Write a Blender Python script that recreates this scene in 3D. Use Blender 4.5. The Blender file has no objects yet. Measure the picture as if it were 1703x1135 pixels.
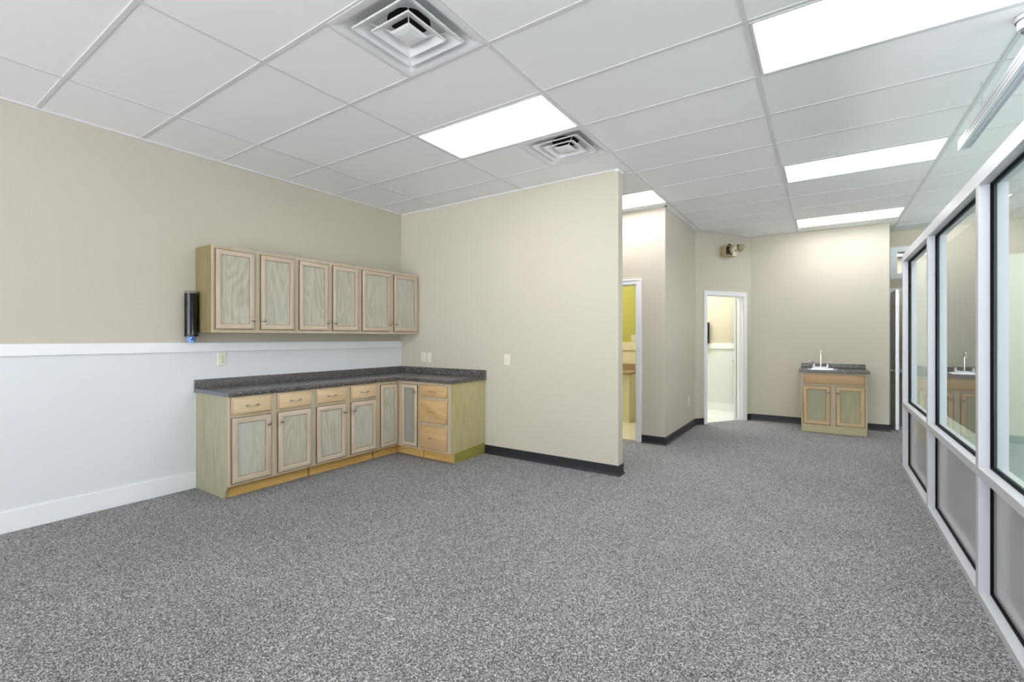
import bpy, bmesh, math, random
from math import sin, cos, pi, radians
from mathutils import Vector, Matrix
random.seed(7)

# ------------------------------------------------------------------ camera
scene = bpy.context.scene
COL = scene.collection
cam_d = bpy.data.cameras.new('camera')
cam = bpy.data.objects.new('camera', cam_d)
COL.objects.link(cam)
cam_d.sensor_width = 36.0
cam_d.sensor_fit = 'HORIZONTAL'
cam_d.lens = 770.3 / 1703 * 36.0
cam_d.shift_y = -5.44 / 1703
cam_d.clip_start = 0.05
cam.location = (0, 0, 1.345)
cam.rotation_euler = (radians(90), 0, radians(33.877))
scene.camera = cam

# ------------------------------------------------------------------ world and exposure
H = 2.99                     # ceiling height
LAMP = 7.6                   # radiance of the fluorescent lenses
SKY = 3.9                    # overcast daylight outside the windows
GROUND_FILL = 8.2                 # lower half of the sky set brighter, an added fill for the ceiling
world = bpy.data.worlds.new('overcast_sky')
scene.world = world
world.use_nodes = True
bg = world.node_tree.nodes['Background']
bg.inputs[0].default_value = (0.95, 0.975, 1.0, 1)
bg.inputs[1].default_value = SKY
_n, _l = world.node_tree.nodes, world.node_tree.links
_tc = _n.new('ShaderNodeTexCoord')
_sx = _n.new('ShaderNodeSeparateXYZ')
_l.new(_tc.outputs['Generated'], _sx.inputs[0])
_mr = _n.new('ShaderNodeMapRange')
_mr.inputs['From Min'].default_value = -0.03
_mr.inputs['From Max'].default_value = 0.03
_mr.inputs['To Min'].default_value = GROUND_FILL
_mr.inputs['To Max'].default_value = SKY
_l.new(_sx.outputs['Z'], _mr.inputs['Value'])
_l.new(_mr.outputs[0], bg.inputs[1])
scene.view_settings.view_transform = 'Standard'
scene.view_settings.look = 'None'
scene.view_settings.gamma = 1
scene.view_settings.exposure = 0.42
scene.cycles.max_bounces = 10
scene.cycles.diffuse_bounces = 6
scene.cycles.glossy_bounces = 5
scene.cycles.transmission_bounces = 8
scene.cycles.transparent_max_bounces = 12
scene.cycles.sample_clamp_indirect = 6
scene.cycles.use_denoising = True


# ------------------------------------------------------------------ materials
def lin(c):
    c = c / 255.0
    return c / 12.92 if c <= 0.04045 else ((c + 0.055) / 1.055) ** 2.4


def rgb(r, g, b):
    return (lin(r), lin(g), lin(b), 1)


def new_mat(name):
    m = bpy.data.materials.new(name)
    m.use_nodes = True
    nt = m.node_tree
    return m, nt, nt.nodes, nt.links, nt.nodes['Principled BSDF']


def plain(name, col, rough=0.5, metal=0.0, spec=0.5, bump=0.0, bscale=200, var=0.0, vscale=3.0, coat=0.0):
    m, nt, N, L, P = new_mat(name)
    P.inputs['Base Color'].default_value = col
    P.inputs['Roughness'].default_value = rough
    P.inputs['Metallic'].default_value = metal
    P.inputs['Specular IOR Level'].default_value = spec
    P.inputs['Coat Weight'].default_value = coat
    tc = N.new('ShaderNodeTexCoord')
    if bump:
        n = N.new('ShaderNodeTexNoise')
        n.inputs['Scale'].default_value = bscale
        n.inputs['Detail'].default_value = 3
        L.new(tc.outputs['Object'], n.inputs['Vector'])
        b = N.new('ShaderNodeBump')
        b.inputs['Strength'].default_value = bump
        b.inputs['Distance'].default_value = 0.002
        L.new(n.outputs['Fac'], b.inputs['Height'])
        L.new(b.outputs['Normal'], P.inputs['Normal'])
    if var:
        n = N.new('ShaderNodeTexNoise')
        n.inputs['Scale'].default_value = vscale
        n.inputs['Detail'].default_value = 4
        L.new(tc.outputs['Object'], n.inputs['Vector'])
        mx = N.new('ShaderNodeMix')
        mx.data_type = 'RGBA'
        mx.inputs[6].default_value = tuple(v * (1 - var) for v in col[:3]) + (1,)
        mx.inputs[7].default_value = tuple(min(1, v * (1 + var)) for v in col[:3]) + (1,)
        L.new(n.outputs['Fac'], mx.inputs[0])
        L.new(mx.outputs[2], P.inputs['Base Color'])
    return m


def emitter(name, col, strength):
    m, nt, N, L, P = new_mat(name)
    P.inputs['Base Color'].default_value = (0.8, 0.8, 0.8, 1)
    P.inputs['Emission Color'].default_value = col
    P.inputs['Emission Strength'].default_value = strength
    return m


def wallpaper(name, col):
    """linen-look vinyl: fine crossed threads"""
    m, nt, N, L, P = new_mat(name)
    P.inputs['Roughness'].default_value = 0.62
    P.inputs['Specular IOR Level'].default_value = 0.25
    tc = N.new('ShaderNodeTexCoord')
    hs = []
    for sc in ((14, 14, 700), (500, 500, 10)):
        mp = N.new('ShaderNodeMapping')
        mp.inputs['Scale'].default_value = sc
        L.new(tc.outputs['Object'], mp.inputs['Vector'])
        n = N.new('ShaderNodeTexNoise')
        n.inputs['Scale'].default_value = 1
        n.inputs['Detail'].default_value = 2
        L.new(mp.outputs[0], n.inputs['Vector'])
        hs.append(n)
    ad = N.new('ShaderNodeMath')
    ad.operation = 'ADD'
    L.new(hs[0].outputs['Fac'], ad.inputs[0])
    L.new(hs[1].outputs['Fac'], ad.inputs[1])
    rp = N.new('ShaderNodeMapRange')
    rp.inputs['From Min'].default_value = 0.6
    rp.inputs['From Max'].default_value = 1.4
    L.new(ad.outputs[0], rp.inputs['Value'])
    mx = N.new('ShaderNodeMix')
    mx.data_type = 'RGBA'
    mx.inputs[6].default_value = tuple(v * 0.965 for v in col[:3]) + (1,)
    mx.inputs[7].default_value = tuple(min(1, v * 1.035) for v in col[:3]) + (1,)
    L.new(rp.outputs[0], mx.inputs[0])
    L.new(mx.outputs[2], P.inputs['Base Color'])
    b = N.new('ShaderNodeBump')
    b.inputs['Strength'].default_value = 0.15
    b.inputs['Distance'].default_value = 0.001
    L.new(ad.outputs[0], b.inputs['Height'])
    L.new(b.outputs['Normal'], P.inputs['Normal'])
    return m


def wood(name, c0, c1, c2, axis='Z', rings=9.0, rough=0.5, amp=1.0):
    """pickled oak: stretched contour grain, pores and blotches"""
    m, nt, N, L, P = new_mat(name)
    P.inputs['Roughness'].default_value = rough
    P.inputs['Specular IOR Level'].default_value = 0.4
    tc = N.new('ShaderNodeTexCoord')
    oi = N.new('ShaderNodeObjectInfo')
    vm = N.new('ShaderNodeVectorMath')
    vm.operation = 'MULTIPLY_ADD'
    cb = N.new('ShaderNodeCombineXYZ')
    for i in range(3):
        L.new(oi.outputs['Random'], cb.inputs[i])
    L.new(cb.outputs[0], vm.inputs[0])
    vm.inputs[1].default_value = (7.3, 3.1, 11.7)
    L.new(tc.outputs['Object'], vm.inputs[2])

    def stretched(scale, k):
        mp = N.new('ShaderNodeMapping')
        s = [scale] * 3
        s['XYZ'.index(axis)] = scale * k
        mp.inputs['Scale'].default_value = s
        L.new(vm.outputs[0], mp.inputs['Vector'])
        return mp
    a = stretched(5.0, 0.16)
    n1 = N.new('ShaderNodeTexNoise')
    n1.inputs['Scale'].default_value = 1
    n1.inputs['Detail'].default_value = 1.5
    n1.inputs['Distortion'].default_value = 0.25
    L.new(a.outputs[0], n1.inputs['Vector'])
    mu = N.new('ShaderNodeMath')
    mu.operation = 'MULTIPLY'
    mu.inputs[1].default_value = rings * 6.28
    L.new(n1.outputs['Fac'], mu.inputs[0])
    si = N.new('ShaderNodeMath')
    si.operation = 'SINE'
    L.new(mu.outputs[0], si.inputs[0])
    b_ = stretched(130.0, 0.03)
    n2 = N.new('ShaderNodeTexNoise')
    n2.inputs['Scale'].default_value = 1
    n2.inputs['Detail'].default_value = 3
    L.new(b_.outputs[0], n2.inputs['Vector'])
    mr = N.new('ShaderNodeMath')
    mr.operation = 'MULTIPLY_ADD'
    mr.inputs[1].default_value = 0.09 * amp
    mr.inputs[2].default_value = 0.5
    L.new(si.outputs[0], mr.inputs[0])
    m2 = N.new('ShaderNodeMath')
    m2.operation = 'MULTIPLY_ADD'
    m2.inputs[1].default_value = 0.9 * amp
    L.new(n2.outputs['Fac'], m2.inputs[0])
    L.new(mr.outputs[0], m2.inputs[2])
    m3 = N.new('ShaderNodeMath')
    m3.operation = 'SUBTRACT'
    m3.inputs[1].default_value = 0.45 * amp
    L.new(m2.outputs[0], m3.inputs[0])
    cr = N.new('ShaderNodeValToRGB')
    e = cr.color_ramp.elements
    e[0].position = 0.22
    e[0].color = c0
    e[1].position = 0.75
    e[1].color = c1
    L.new(m3.outputs[0], cr.inputs['Fac'])
    c_ = stretched(3.5, 0.35)
    n3 = N.new('ShaderNodeTexNoise')
    n3.inputs['Scale'].default_value = 1
    n3.inputs['Detail'].default_value = 3
    L.new(c_.outputs[0], n3.inputs['Vector'])
    r3 = N.new('ShaderNodeMapRange')
    r3.inputs['From Min'].default_value = 0.42
    r3.inputs['From Max'].default_value = 0.68
    r3.inputs['To Max'].default_value = 0.75
    L.new(n3.outputs['Fac'], r3.inputs['Value'])
    mx = N.new('ShaderNodeMix')
    mx.data_type = 'RGBA'
    L.new(r3.outputs[0], mx.inputs[0])
    L.new(cr.outputs['Color'], mx.inputs[6])
    mx.inputs[7].default_value = c2
    L.new(mx.outputs[2], P.inputs['Base Color'])
    b = N.new('ShaderNodeBump')
    b.inputs['Strength'].default_value = 0.12
    b.inputs['Distance'].default_value = 0.001
    L.new(n2.outputs['Fac'], b.inputs['Height'])
    L.new(b.outputs['Normal'], P.inputs['Normal'])
    return m


def carpet():
    m, nt, N, L, P = new_mat('loop_pile_carpet')
    P.inputs['Roughness'].default_value = 0.95
    P.inputs['Specular IOR Level'].default_value = 0.1
    tc = N.new('ShaderNodeTexCoord')
    v = N.new('ShaderNodeTexVoronoi')
    v.inputs['Scale'].default_value = 240
    v.inputs['Randomness'].default_value = 1
    nd = N.new('ShaderNodeTexNoise')
    nd.inputs['Scale'].default_value = 60
    nd.inputs['Detail'].default_value = 2
    L.new(tc.outputs['Object'], nd.inputs['Vector'])
    wp = N.new('ShaderNodeVectorMath')
    wp.operation = 'MULTIPLY_ADD'
    wp.inputs[1].default_value = (0.004, 0.004, 0.0)
    L.new(nd.outputs['Color'], wp.inputs[0])
    L.new(tc.outputs['Object'], wp.inputs[2])
    L.new(wp.outputs[0], v.inputs['Vector'])
    sp = N.new('ShaderNodeSeparateColor')
    L.new(v.outputs['Color'], sp.inputs[0])
    cr = N.new('ShaderNodeValToRGB')
    e = cr.color_ramp.elements
    e[0].position = 0.0
    e[0].color = rgb(62, 61, 66)
    e[1].position = 1.0
    e[1].color = rgb(222, 220, 216)
    for p, c in ((0.3, (104, 103, 107)), (0.6, (140, 139, 142)), (0.82, (172, 170, 170))):
        k = e.new(p)
        k.color = rgb(*c)
    L.new(sp.outputs[0], cr.inputs['Fac'])
    # worn, very faint broad variation of the pile
    n = N.new('ShaderNodeTexNoise')
    n.inputs['Scale'].default_value = 1.1
    n.inputs['Detail'].default_value = 5
    L.new(tc.outputs['Object'], n.inputs['Vector'])
    mr = N.new('ShaderNodeMapRange')
    mr.inputs['From Min'].default_value = 0.3
    mr.inputs['From Max'].default_value = 0.7
    mr.inputs['To Min'].default_value = 0.92
    mr.inputs['To Max'].default_value = 1.08
    L.new(n.outputs['Fac'], mr.inputs['Value'])
    vs = N.new('ShaderNodeVectorMath')
    vs.operation = 'SCALE'
    L.new(cr.outputs['Color'], vs.inputs[0])
    L.new(mr.outputs[0], vs.inputs['Scale'])
    L.new(vs.outputs[0], P.inputs['Base Color'])
    b = N.new('ShaderNodeBump')
    b.inputs['Strength'].default_value = 0.5
    b.inputs['Distance'].default_value = 0.003
    L.new(v.outputs['Distance'], b.inputs['Height'])
    b.invert = True
    L.new(b.outputs['Normal'], P.inputs['Normal'])
    return m


def laminate():
    m, nt, N, L, P = new_mat('speckled_laminate')
    P.inputs['Roughness'].default_value = 0.27
    tc = N.new('ShaderNodeTexCoord')
    v = N.new('ShaderNodeTexNoise')
    v.inputs['Scale'].default_value = 185
    v.inputs['Detail'].default_value = 2
    L.new(tc.outputs['Object'], v.inputs['Vector'])
    cr = N.new('ShaderNodeValToRGB')
    e = cr.color_ramp.elements
    e[0].position = 0.40
    e[0].color = rgb(38, 37, 41)
    e[1].position = 0.66
    e[1].color = rgb(172, 164, 158)
    k = e.new(0.54)
    k.color = rgb(72, 69, 70)
    L.new(v.outputs['Fac'], cr.inputs['Fac'])
    L.new(cr.outputs['Color'], P.inputs['Base Color'])
    return m


def tiles(name, c, grout, rot=0.0, size=0.42):
    m, nt, N, L, P = new_mat(name)
    P.inputs['Roughness'].default_value = 0.3
    tc = N.new('ShaderNodeTexCoord')
    mp = N.new('ShaderNodeMapping')
    mp.inputs['Rotation'].default_value = (0, 0, rot)
    L.new(tc.outputs['Object'], mp.inputs['Vector'])
    b = N.new('ShaderNodeTexBrick')
    b.offset = 0
    b.inputs['Color1'].default_value = c
    b.inputs['Color2'].default_value = c
    b.inputs['Mortar'].default_value = grout
    b.inputs['Scale'].default_value = 1
    b.inputs['Mortar Size'].default_value = 0.004
    b.inputs['Brick Width'].default_value = size
    b.inputs['Row Height'].default_value = size
    L.new(mp.outputs[0], b.inputs['Vector'])
    L.new(b.outputs['Color'], P.inputs['Base Color'])
    return m


def glass(name, tint, rough=0.0):
    m, nt, N, L, P = new_mat(name)
    P.inputs['Base Color'].default_value = tint
    P.inputs['Transmission Weight'].default_value = 1
    P.inputs['Roughness'].default_value = rough
    P.inputs['IOR'].default_value = 1.5
    return m


def smoky(name):
    m, nt, N, L, P = new_mat(name)
    out = N['Material Output']
    tr = N.new('ShaderNodeBsdfTransparent')
    tr.inputs[0].default_value = (0.42, 0.41, 0.40, 1)
    gl = N.new('ShaderNodeBsdfGlossy')
    gl.inputs['Roughness'].default_value = 0.12
    gl.inputs['Color'].default_value = (0.8, 0.8, 0.8, 1)
    fr = N.new('ShaderNodeFresnel')
    fr.inputs[0].default_value = 1.5
    mx = N.new('ShaderNodeMixShader')
    L.new(fr.outputs[0], mx.inputs[0])
    L.new(tr.outputs[0], mx.inputs[1])
    L.new(gl.outputs[0], mx.inputs[2])
    L.new(mx.outputs[0], out.inputs[0])
    return m


def cup_print(name):
    m, nt, N, L, P = new_mat(name)
    P.inputs['Roughness'].default_value = 0.4
    tc = N.new('ShaderNodeTexCoord')
    v = N.new('ShaderNodeTexNoise')
    v.inputs['Scale'].default_value = 62
    v.inputs['Detail'].default_value = 0.5
    v.inputs['Distortion'].default_value = 2.2
    L.new(tc.outputs['Object'], v.inputs['Vector'])
    cr = N.new('ShaderNodeValToRGB')
    e = cr.color_ramp.elements
    e[0].position = 0.45
    e[0].color = rgb(12, 62, 170)
    e[1].position = 0.60
    e[1].color = rgb(190, 225, 250)
    k = e.new(0.52)
    k.color = rgb(40, 130, 230)
    L.new(v.outputs['Fac'], cr.inputs['Fac'])
    L.new(cr.outputs['Color'], P.inputs['Base Color'])
    return m


BEIGE = wallpaper('beige_linen_vinyl', rgb(199, 193, 179))
BEIGE_PAINT = plain('beige_paint', rgb(203, 195, 177), 0.6)
PAINT = plain('white_wall_paint', rgb(222, 226, 230), 0.5, bump=0.05, bscale=300)
TRIMW = plain('white_trim_paint', rgb(238, 240, 244), 0.32)
TILE = plain('mineral_ceiling_tile', rgb(240, 240, 241), 0.9, spec=0.1, bump=0.35, bscale=260, var=0.03, vscale=150)
TBAR = plain('white_ceiling_grid', rgb(216, 216, 218), 0.45)
RUBBER = plain('black_rubber_base', rgb(30, 34, 39), 0.45)
CARPET = carpet()
CTILE = tiles('cream_floor_tile', rgb(232, 232, 229), rgb(172, 168, 158), radians(58), 0.60)
BTILE = tiles('bathroom_floor_tile', rgb(226, 219, 196), rgb(170, 160, 130), 0, 0.42)
TEAL = plain('pale_teal_floor', rgb(178, 197, 192), 0.4)
SAGE = plain('pale_sage_paint', rgb(222, 229, 218), 0.6)
YELLOW = plain('chartreuse_paint', rgb(192, 188, 98), 0.55)
CREAM = plain('cream_paint', rgb(236, 232, 200), 0.4)
TAUPE = plain('taupe_laminate', rgb(168, 146, 116), 0.35, var=0.1, vscale=60)
PANEL_W = wood('door_panel_grain', rgb(164, 160, 142), rgb(193, 189, 173), rgb(187, 187, 178), 'Z', 16, amp=1.5)
FRAME_V = wood('pickled_oak_upright', rgb(176, 160, 136), rgb(208, 194, 172), rgb(198, 182, 166), 'Z', 6)
FRAME_H = wood('pickled_oak_crosswise', rgb(176, 160, 136), rgb(208, 194, 172), rgb(200, 182, 164), 'X', 6)
DRAWER_H = wood('drawer_oak', rgb(190, 160, 116), rgb(222, 200, 162), rgb(208, 184, 152), 'X', 6)
DRAWER_D = wood('golden_drawer_oak', rgb(176, 140, 92), rgb(212, 178, 128), rgb(190, 160, 122), 'X', 6)
GREY_W = wood('grey_panel_grain', rgb(134, 128, 118), rgb(162, 157, 147), rgb(150, 148, 142), 'Z', 6)
EDGE_W = wood('stained_shaded_edge', rgb(94, 76, 52), rgb(128, 106, 76), rgb(110, 92, 66), 'Z', 5)  # edge stain, darkened further to stand in for shadow gaps
FACE_W = wood('face_frame_oak', rgb(172, 157, 130), rgb(202, 188, 161), rgb(190, 179, 158), 'Z', 5)
END_W = wood('greenish_end_panel', rgb(146, 140, 112), rgb(172, 166, 140), rgb(164, 164, 148), 'Z', 9)
END_G = wood('yellowish_end_panel', rgb(164, 154, 104), rgb(194, 184, 134), rgb(184, 178, 140), 'Z', 9)
END_D = wood('olive_side_panel', rgb(122, 110, 76), rgb(146, 133, 96), rgb(134, 124, 90), 'Z', 7)
RAW = wood('raw_toe_board', rgb(190, 148, 80), rgb(222, 184, 116), rgb(204, 164, 96), 'X', 5)
RAW_D = plain('dark_toe_gap', rgb(92, 66, 34), 0.8)
LAM = laminate()
LAM_END = plain('grey_laminate_end', rgb(104, 106, 114), 0.4, var=0.12, vscale=120)
NICKEL = plain('brushed_nickel', rgb(172, 167, 158), 0.28, 1.0)
CHROME = plain('chrome', rgb(232, 234, 238), 0.12, 1.0)
STEEL = plain('stainless_steel', rgb(200, 204, 210), 0.25, 1.0)
ALU = plain('white_aluminium', rgb(212, 215, 221), 0.38)
ALU_F = plain('satin_aluminium_face', rgb(190, 191, 192), 0.42)
GASKET = plain('black_gasket', rgb(9, 11, 16), 0.7, spec=0.15)
SPACER = plain('grey_green_spacer', rgb(112, 126, 126), 0.5)
CLEAR = glass('clear_glass', (0.93, 0.975, 0.955, 1))
SMOOTHP = plain('grey_satin_panel', rgb(168, 169, 171), 0.13, 0.0, 0.55)
GREYB = plain('warm_grey_board', rgb(110, 110, 110), 0.7)
ALMOND = plain('almond_plastic', rgb(226, 224, 206), 0.35)
ALMOND_D = plain('socket_slots', rgb(60, 56, 48), 0.6)
TANP = plain('tan_plastic', rgb(168, 154, 120), 0.45)
TAND = plain('tan_plastic_dark', rgb(60, 52, 40), 0.5)
LENS_T = plain('frosted_lamp_lens', rgb(206, 198, 172), 0.25)
SMOKE = smoky('smoked_plastic')
CAPD = plain('dark_grey_cap', rgb(120, 118, 116), 0.25)
BLACKP = plain('black_plastic', rgb(24, 24, 26), 0.35)
DARK = plain('duct_black', rgb(8, 8, 9), 0.9)
CUP = cup_print('blue_patterned_paper')
CUPW = plain('white_paper_rim', rgb(226, 228, 232), 0.5)
LAMPM = emitter('fluorescent_lens', (1.0, 0.995, 0.985, 1), LAMP)
LAMPY = emitter('warm_lens', (1.0, 0.97, 0.84, 1), LAMP * 1.9)
VENTW = plain('white_enamel', rgb(228, 229, 231), 0.4)
GALV = plain('galvanised_duct', rgb(120, 124, 130), 0.5, 0.3)
BRASS = plain('dull_hinge_metal', rgb(120, 112, 98), 0.4, 0.8)


# ------------------------------------------------------------------ mesh helpers
class MB:
    def __init__(s):
        s.v = []
        s.f = []
        s.m = []

    def box(s, x0, x1, y0, y1, z0, z1, mi=0):
        b = len(s.v)
        s.v += [(x, y, z) for z in (z0, z1) for y in (y0, y1) for x in (x0, x1)]
        for f in ((0, 2, 3, 1), (4, 5, 7, 6), (0, 1, 5, 4), (2, 6, 7, 3), (0, 4, 6, 2), (1, 3, 7, 5)):
            s.f.append([b + i for i in f])
            s.m.append(mi)
        return s

    def loft(s, loops, mis=None, cap0=True, cap1=True, mi=0, capmi=None, rowmi=None):
        b = len(s.v)
        n = len(loops[0])
        for lp in loops:
            s.v += [tuple(p) for p in lp]
        for i in range(len(loops) - 1):
            for k in range(n):
                k2 = (k + 1) % n
                s.f.append([b + i * n + k, b + i * n + k2, b + (i + 1) * n + k2, b + (i + 1) * n + k])
                s.m.append(rowmi[i] if rowmi and i in rowmi else mis[k % len(mis)] if mis else mi)
        if cap0:
            s.f.append([b + k for k in range(n)][::-1])
            s.m.append(capmi if capmi is not None else mi)
        if cap1:
            s.f.append([b + (len(loops) - 1) * n + k for k in range(n)])
            s.m.append(capmi if capmi is not None else mi)
        return s

    def prism(s, poly, z0, z1, mi=0):
        return s.loft([[(x, y, z0) for x, y in poly], [(x, y, z1) for x, y in poly]], mi=mi)

    def lathe(s, prof, c=(0, 0, 0), axis='Z', n=24, mi=0, M=None):
        loops = []
        for r, h in prof:
            lp = []
            for k in range(n):
                a = 2 * pi * k / n
                p = Vector((r * cos(a), r * sin(a), h))
                if axis == 'Y':
                    p = Vector((p.x, -p.z, p.y))
                elif axis == 'X':
                    p = Vector((p.z, p.x, p.y))
                if M is not None:
                    p = M @ p
                lp.append(p + Vector(c))
            loops.append(lp)
        return s.loft(loops, mi=mi)

    def tube(s, path, rad, n=10, mi=0):
        path = [Vector(p) for p in path]
        if not hasattr(rad, '__len__'):
            rad = [rad] * len(path)
        loops = []
        up = None
        for i, p in enumerate(path):
            t = (path[min(i + 1, len(path) - 1)] - path[max(i - 1, 0)]).normalized()
            if up is None:
                up = Vector((0, 0, 1)) if abs(t.z) < 0.9 else Vector((0, 1, 0))
            a = t.cross(up).normalized()
            up = a.cross(t).normalized()
            loops.append([p + a * cos(2 * pi * k / n) * rad[i] + up * sin(2 * pi * k / n) * rad[i] for k in range(n)])
        return s.loft(loops, mi=mi)

    def build(s, name, mats, parent=None, bevel=0.0, smooth=False, loc=None, rotz=None, seg=2):
        me = bpy.data.meshes.new(name)
        me.from_pydata([tuple(v) for v in s.v], [], s.f)
        if not isinstance(mats, (list, tuple)):
            mats = [mats]
        for m in mats:
            me.materials.append(m)
        for p, mi in zip(me.polygons, s.m):
            p.material_index = mi
        bm = bmesh.new()
        bm.from_mesh(me)
        bmesh.ops.recalc_face_normals(bm, faces=bm.faces)
        bm.to_mesh(me)
        bm.free()
        if smooth or bevel:
            for p in me.polygons:
                p.use_smooth = True
            me.set_sharp_from_angle(angle=radians(38))
        o = bpy.data.objects.new(name, me)
        COL.objects.link(o)
        if parent is not None:
            o.parent = parent
        if bevel:
            md = o.modifiers.new('bevel', 'BEVEL')
            md.width = bevel
            md.segments = seg
            md.limit_method = 'ANGLE'
            md.angle_limit = radians(40)
        if loc:
            o.location = loc
        if rotz is not None:
            o.rotation_euler = (0, 0, rotz)
        return o


def structure(o, label=None):
    o['kind'] = 'structure'
    if label:
        o['label'] = label
    return o


def tag(o, label, cat, group=None):
    o['label'] = label
    o['category'] = cat
    if group:
        o['group'] = group
    return o


def thing(name, label, cat, loc=(0, 0, 0), rotz=0.0, group=None):
    o = bpy.data.objects.new(name, None)
    o.empty_display_size = 0.1
    COL.objects.link(o)
    o.location = loc
    o.rotation_euler = (0, 0, rotz)
    return tag(o, label, cat, group)


def dup(root, loc, rotz=0.0, label=None, group=None):
    r = root.copy()
    COL.objects.link(r)
    r.location = loc
    r.rotation_euler = (0, 0, rotz)
    if label:
        r['label'] = label
    if group:
        r['group'] = group
    for ch in [c for c in bpy.data.objects if c.parent == root]:
        c = ch.copy()
        COL.objects.link(c)
        c.parent = r
        for g in [q for q in bpy.data.objects if q.parent == ch]:
            d = g.copy()
            COL.objects.link(d)
            d.parent = c
    return r


# ------------------------------------------------------------------ plan (metres, camera at 0,0)
XL = -4.675                 # left wall face
YP = 4.31                   # partition wall face
XPE = -1.65                 # partition wall end
YB = 5.87                   # bathroom block front
XB = -1.635                 # bathroom block side
PA = Vector((-1.62, 7.50))  # diagonal door wall
PB = Vector((-0.985, 8.50))
YF = 8.50                   # far wall with the little sink
XFE = 0.79
YH = 9.24                   # hall wall behind it
YW = -4.8                   # wall behind the camera, with an added unseen window
XR = 6.8
DD = (PB - PA).normalized()
DN = Vector((-DD.y, DD.x))  # into the room behind
DL = (PB - PA).length


def wall(name, pieces, mat):
    b = MB()
    for p in pieces:
        b.box(*p)
    return structure(b.build(name, mat))


def skirt(name, segs, mat=RUBBER, h=0.100, t=0.009):
    """cove base along polylines; room side is to the right of travel"""
    b = MB()
    for line in segs:
        pts = [Vector(p) for p in line]
        prof = [(0, 0), (t + 0.012, 0), (t + 0.010, 0.006), (t + 0.002, 0.016), (t, 0.03), (t, h - 0.004), (t - 0.003, h), (0, h)]
        loops = []
        for i, p in enumerate(pts):
            d0 = (p - pts[i - 1]).normalized() if i else None
            d1 = (pts[i + 1] - p).normalized() if i < len(pts) - 1 else None
            n0 = Vector((d0.y, -d0.x)) if d0 else None
            n1 = Vector((d1.y, -d1.x)) if d1 else None
            if n0 is not None and n1 is not None:
                nn = (n0 + n1).normalized()
                nn = nn / max(0.3, nn.dot(n0))
            else:
                nn = n0 or n1
            loops.append([(p.x + nn.x * u, p.y + nn.y * u, w) for u, w in prof])
        b.loft(loops)
    return structure(b.build(name, mat))


# floors
b = MB()
b.prism([(XL - 0.1, YW), (XR, YW), (XR, YH + 3.2), (-0.3, YH + 3.2), (-0.3, YH + 0.1), (0.3, YH + 0.1), (0.3, YF + 0.05), (PB.x - 0.06, YF + 0.05),
         (PA.x - 0.06, PA.y + 0.02), (XB - 0.06, YB + 0.07), (XL - 0.1, YB + 0.07)], -0.1, 0.0)
structure(b.build('floor', CARPET))
b = MB()
b.prism([(XL - 0.1, YB + 0.07), (XB - 0.06, YB + 0.07), (XB - 0.06, PA.y + 0.02), (XB - 0.06, 7.83), (XL - 0.1, 7.83)], -0.1, 0.001)
f2 = structure(b.build('floor', BTILE))
b = MB()
b.prism([(XL - 0.1, 7.83), (PA.x + 0.11, 7.83), (PB.x - 0.06, YF + 0.05), (0.3, YF + 0.05), (0.3, YH + 0.1), (XL - 0.1, YH + 0.1)], -0.1, 0.0015)
f3 = structure(b.build('floor', CTILE))
f3.location.z = 0.0
b = MB()
b.box(1.00, XR, 6.35, 8.98, 0.0, 0.004)
b.box(0.86, XR, -1.5, 6.35, 0.0, 0.004)
structure(b.build('floor', TEAL))

# walls
wall('wall_left', [(XL - 0.12, XL, YW, YH + 0.12, 0, H + 0.1)], BEIGE)
wall('wall_partition', [(XL, XPE, YP, YP + 0.115, 0, H)], BEIGE)
OX0, OX1, OT = -2.76, -1.998, 2.045     # bathroom doorway
wall('wall_bathroom_front', [(XL, OX0, YB, YB + 0.115, 0, H), (OX1, XB, YB, YB + 0.115, 0, H), (OX0, OX1, YB, YB + 0.115, OT, H)], BEIGE)
b = MB()
b.prism([(XB, YB + 0.115), (XB, PA.y - 0.009), (PA.x, PA.y), (PA.x + DN.x * 0.115, PA.y + DN.y * 0.115), (XB - 0.115, PA.y + 0.03), (XB - 0.115, YB + 0.115)], 0, H)
structure(b.build('wall_bathroom_side', BEIGE))
# diagonal wall with doorway
T0, T1, DT = 0.215, 1.012, 2.02


def dpt(t, n=0.0):
    return (PA.x + DD.x * t + DN.x * n, PA.y + DD.y * t + DN.y * n)


b = MB()
for a0, a1, z0, z1 in ((0, T0, 0, H), (T1, DL, 0, H), (T0, T1, DT, H)):
    b.prism([dpt(a0), dpt(a1), dpt(a1, 0.115), dpt(a0, 0.115)], z0, z1)
structure(b.build('wall_diagonal', BEIGE))
wall('wall_far', [(PB.x, XFE, YF, YF + 0.115, 0, H)], BEIGE)
wall('wall_recess', [(0.25, 0.35, YF + 0.115, YH, 0, H)], BEIGE_PAINT)
# hall wall: one plane behind far wall and tiled room; doorway and transom
HX0, HX1 = 0.905, 1.60
b = MB()
b.box(XL, HX0, YH, YH + 0.115, 0, H)
b.box(HX0, HX1, YH, YH + 0.115, 2.06, 2.30)
b.box(HX0, HX1, YH, YH + 0.115, 2.70, H)
b.box(HX1, XR, YH, YH + 0.115, 0, H)
structure(b.build('wall_hall', BEIGE_PAINT))
wall('wall_closet', [(-0.2, XR, YH + 3.1, YH + 3.2, 0, H), (-0.3, -0.2, YH + 0.115, YH + 3.2, 0, H)], BEIGE_PAINT)
wall('wall_right', [(XR, XR + 0.12, YW, YH + 3.2, 0, 0.5), (XR, XR + 0.12, YW, YH + 3.2, 1.5, H + 0.1), (XR, XR + 0.12, YW, -2.4, 0.5, 1.5), (XR, XR + 0.12, 6.4, YH + 3.2, 0.5, 1.5)], PAINT)
b = MB()
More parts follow.
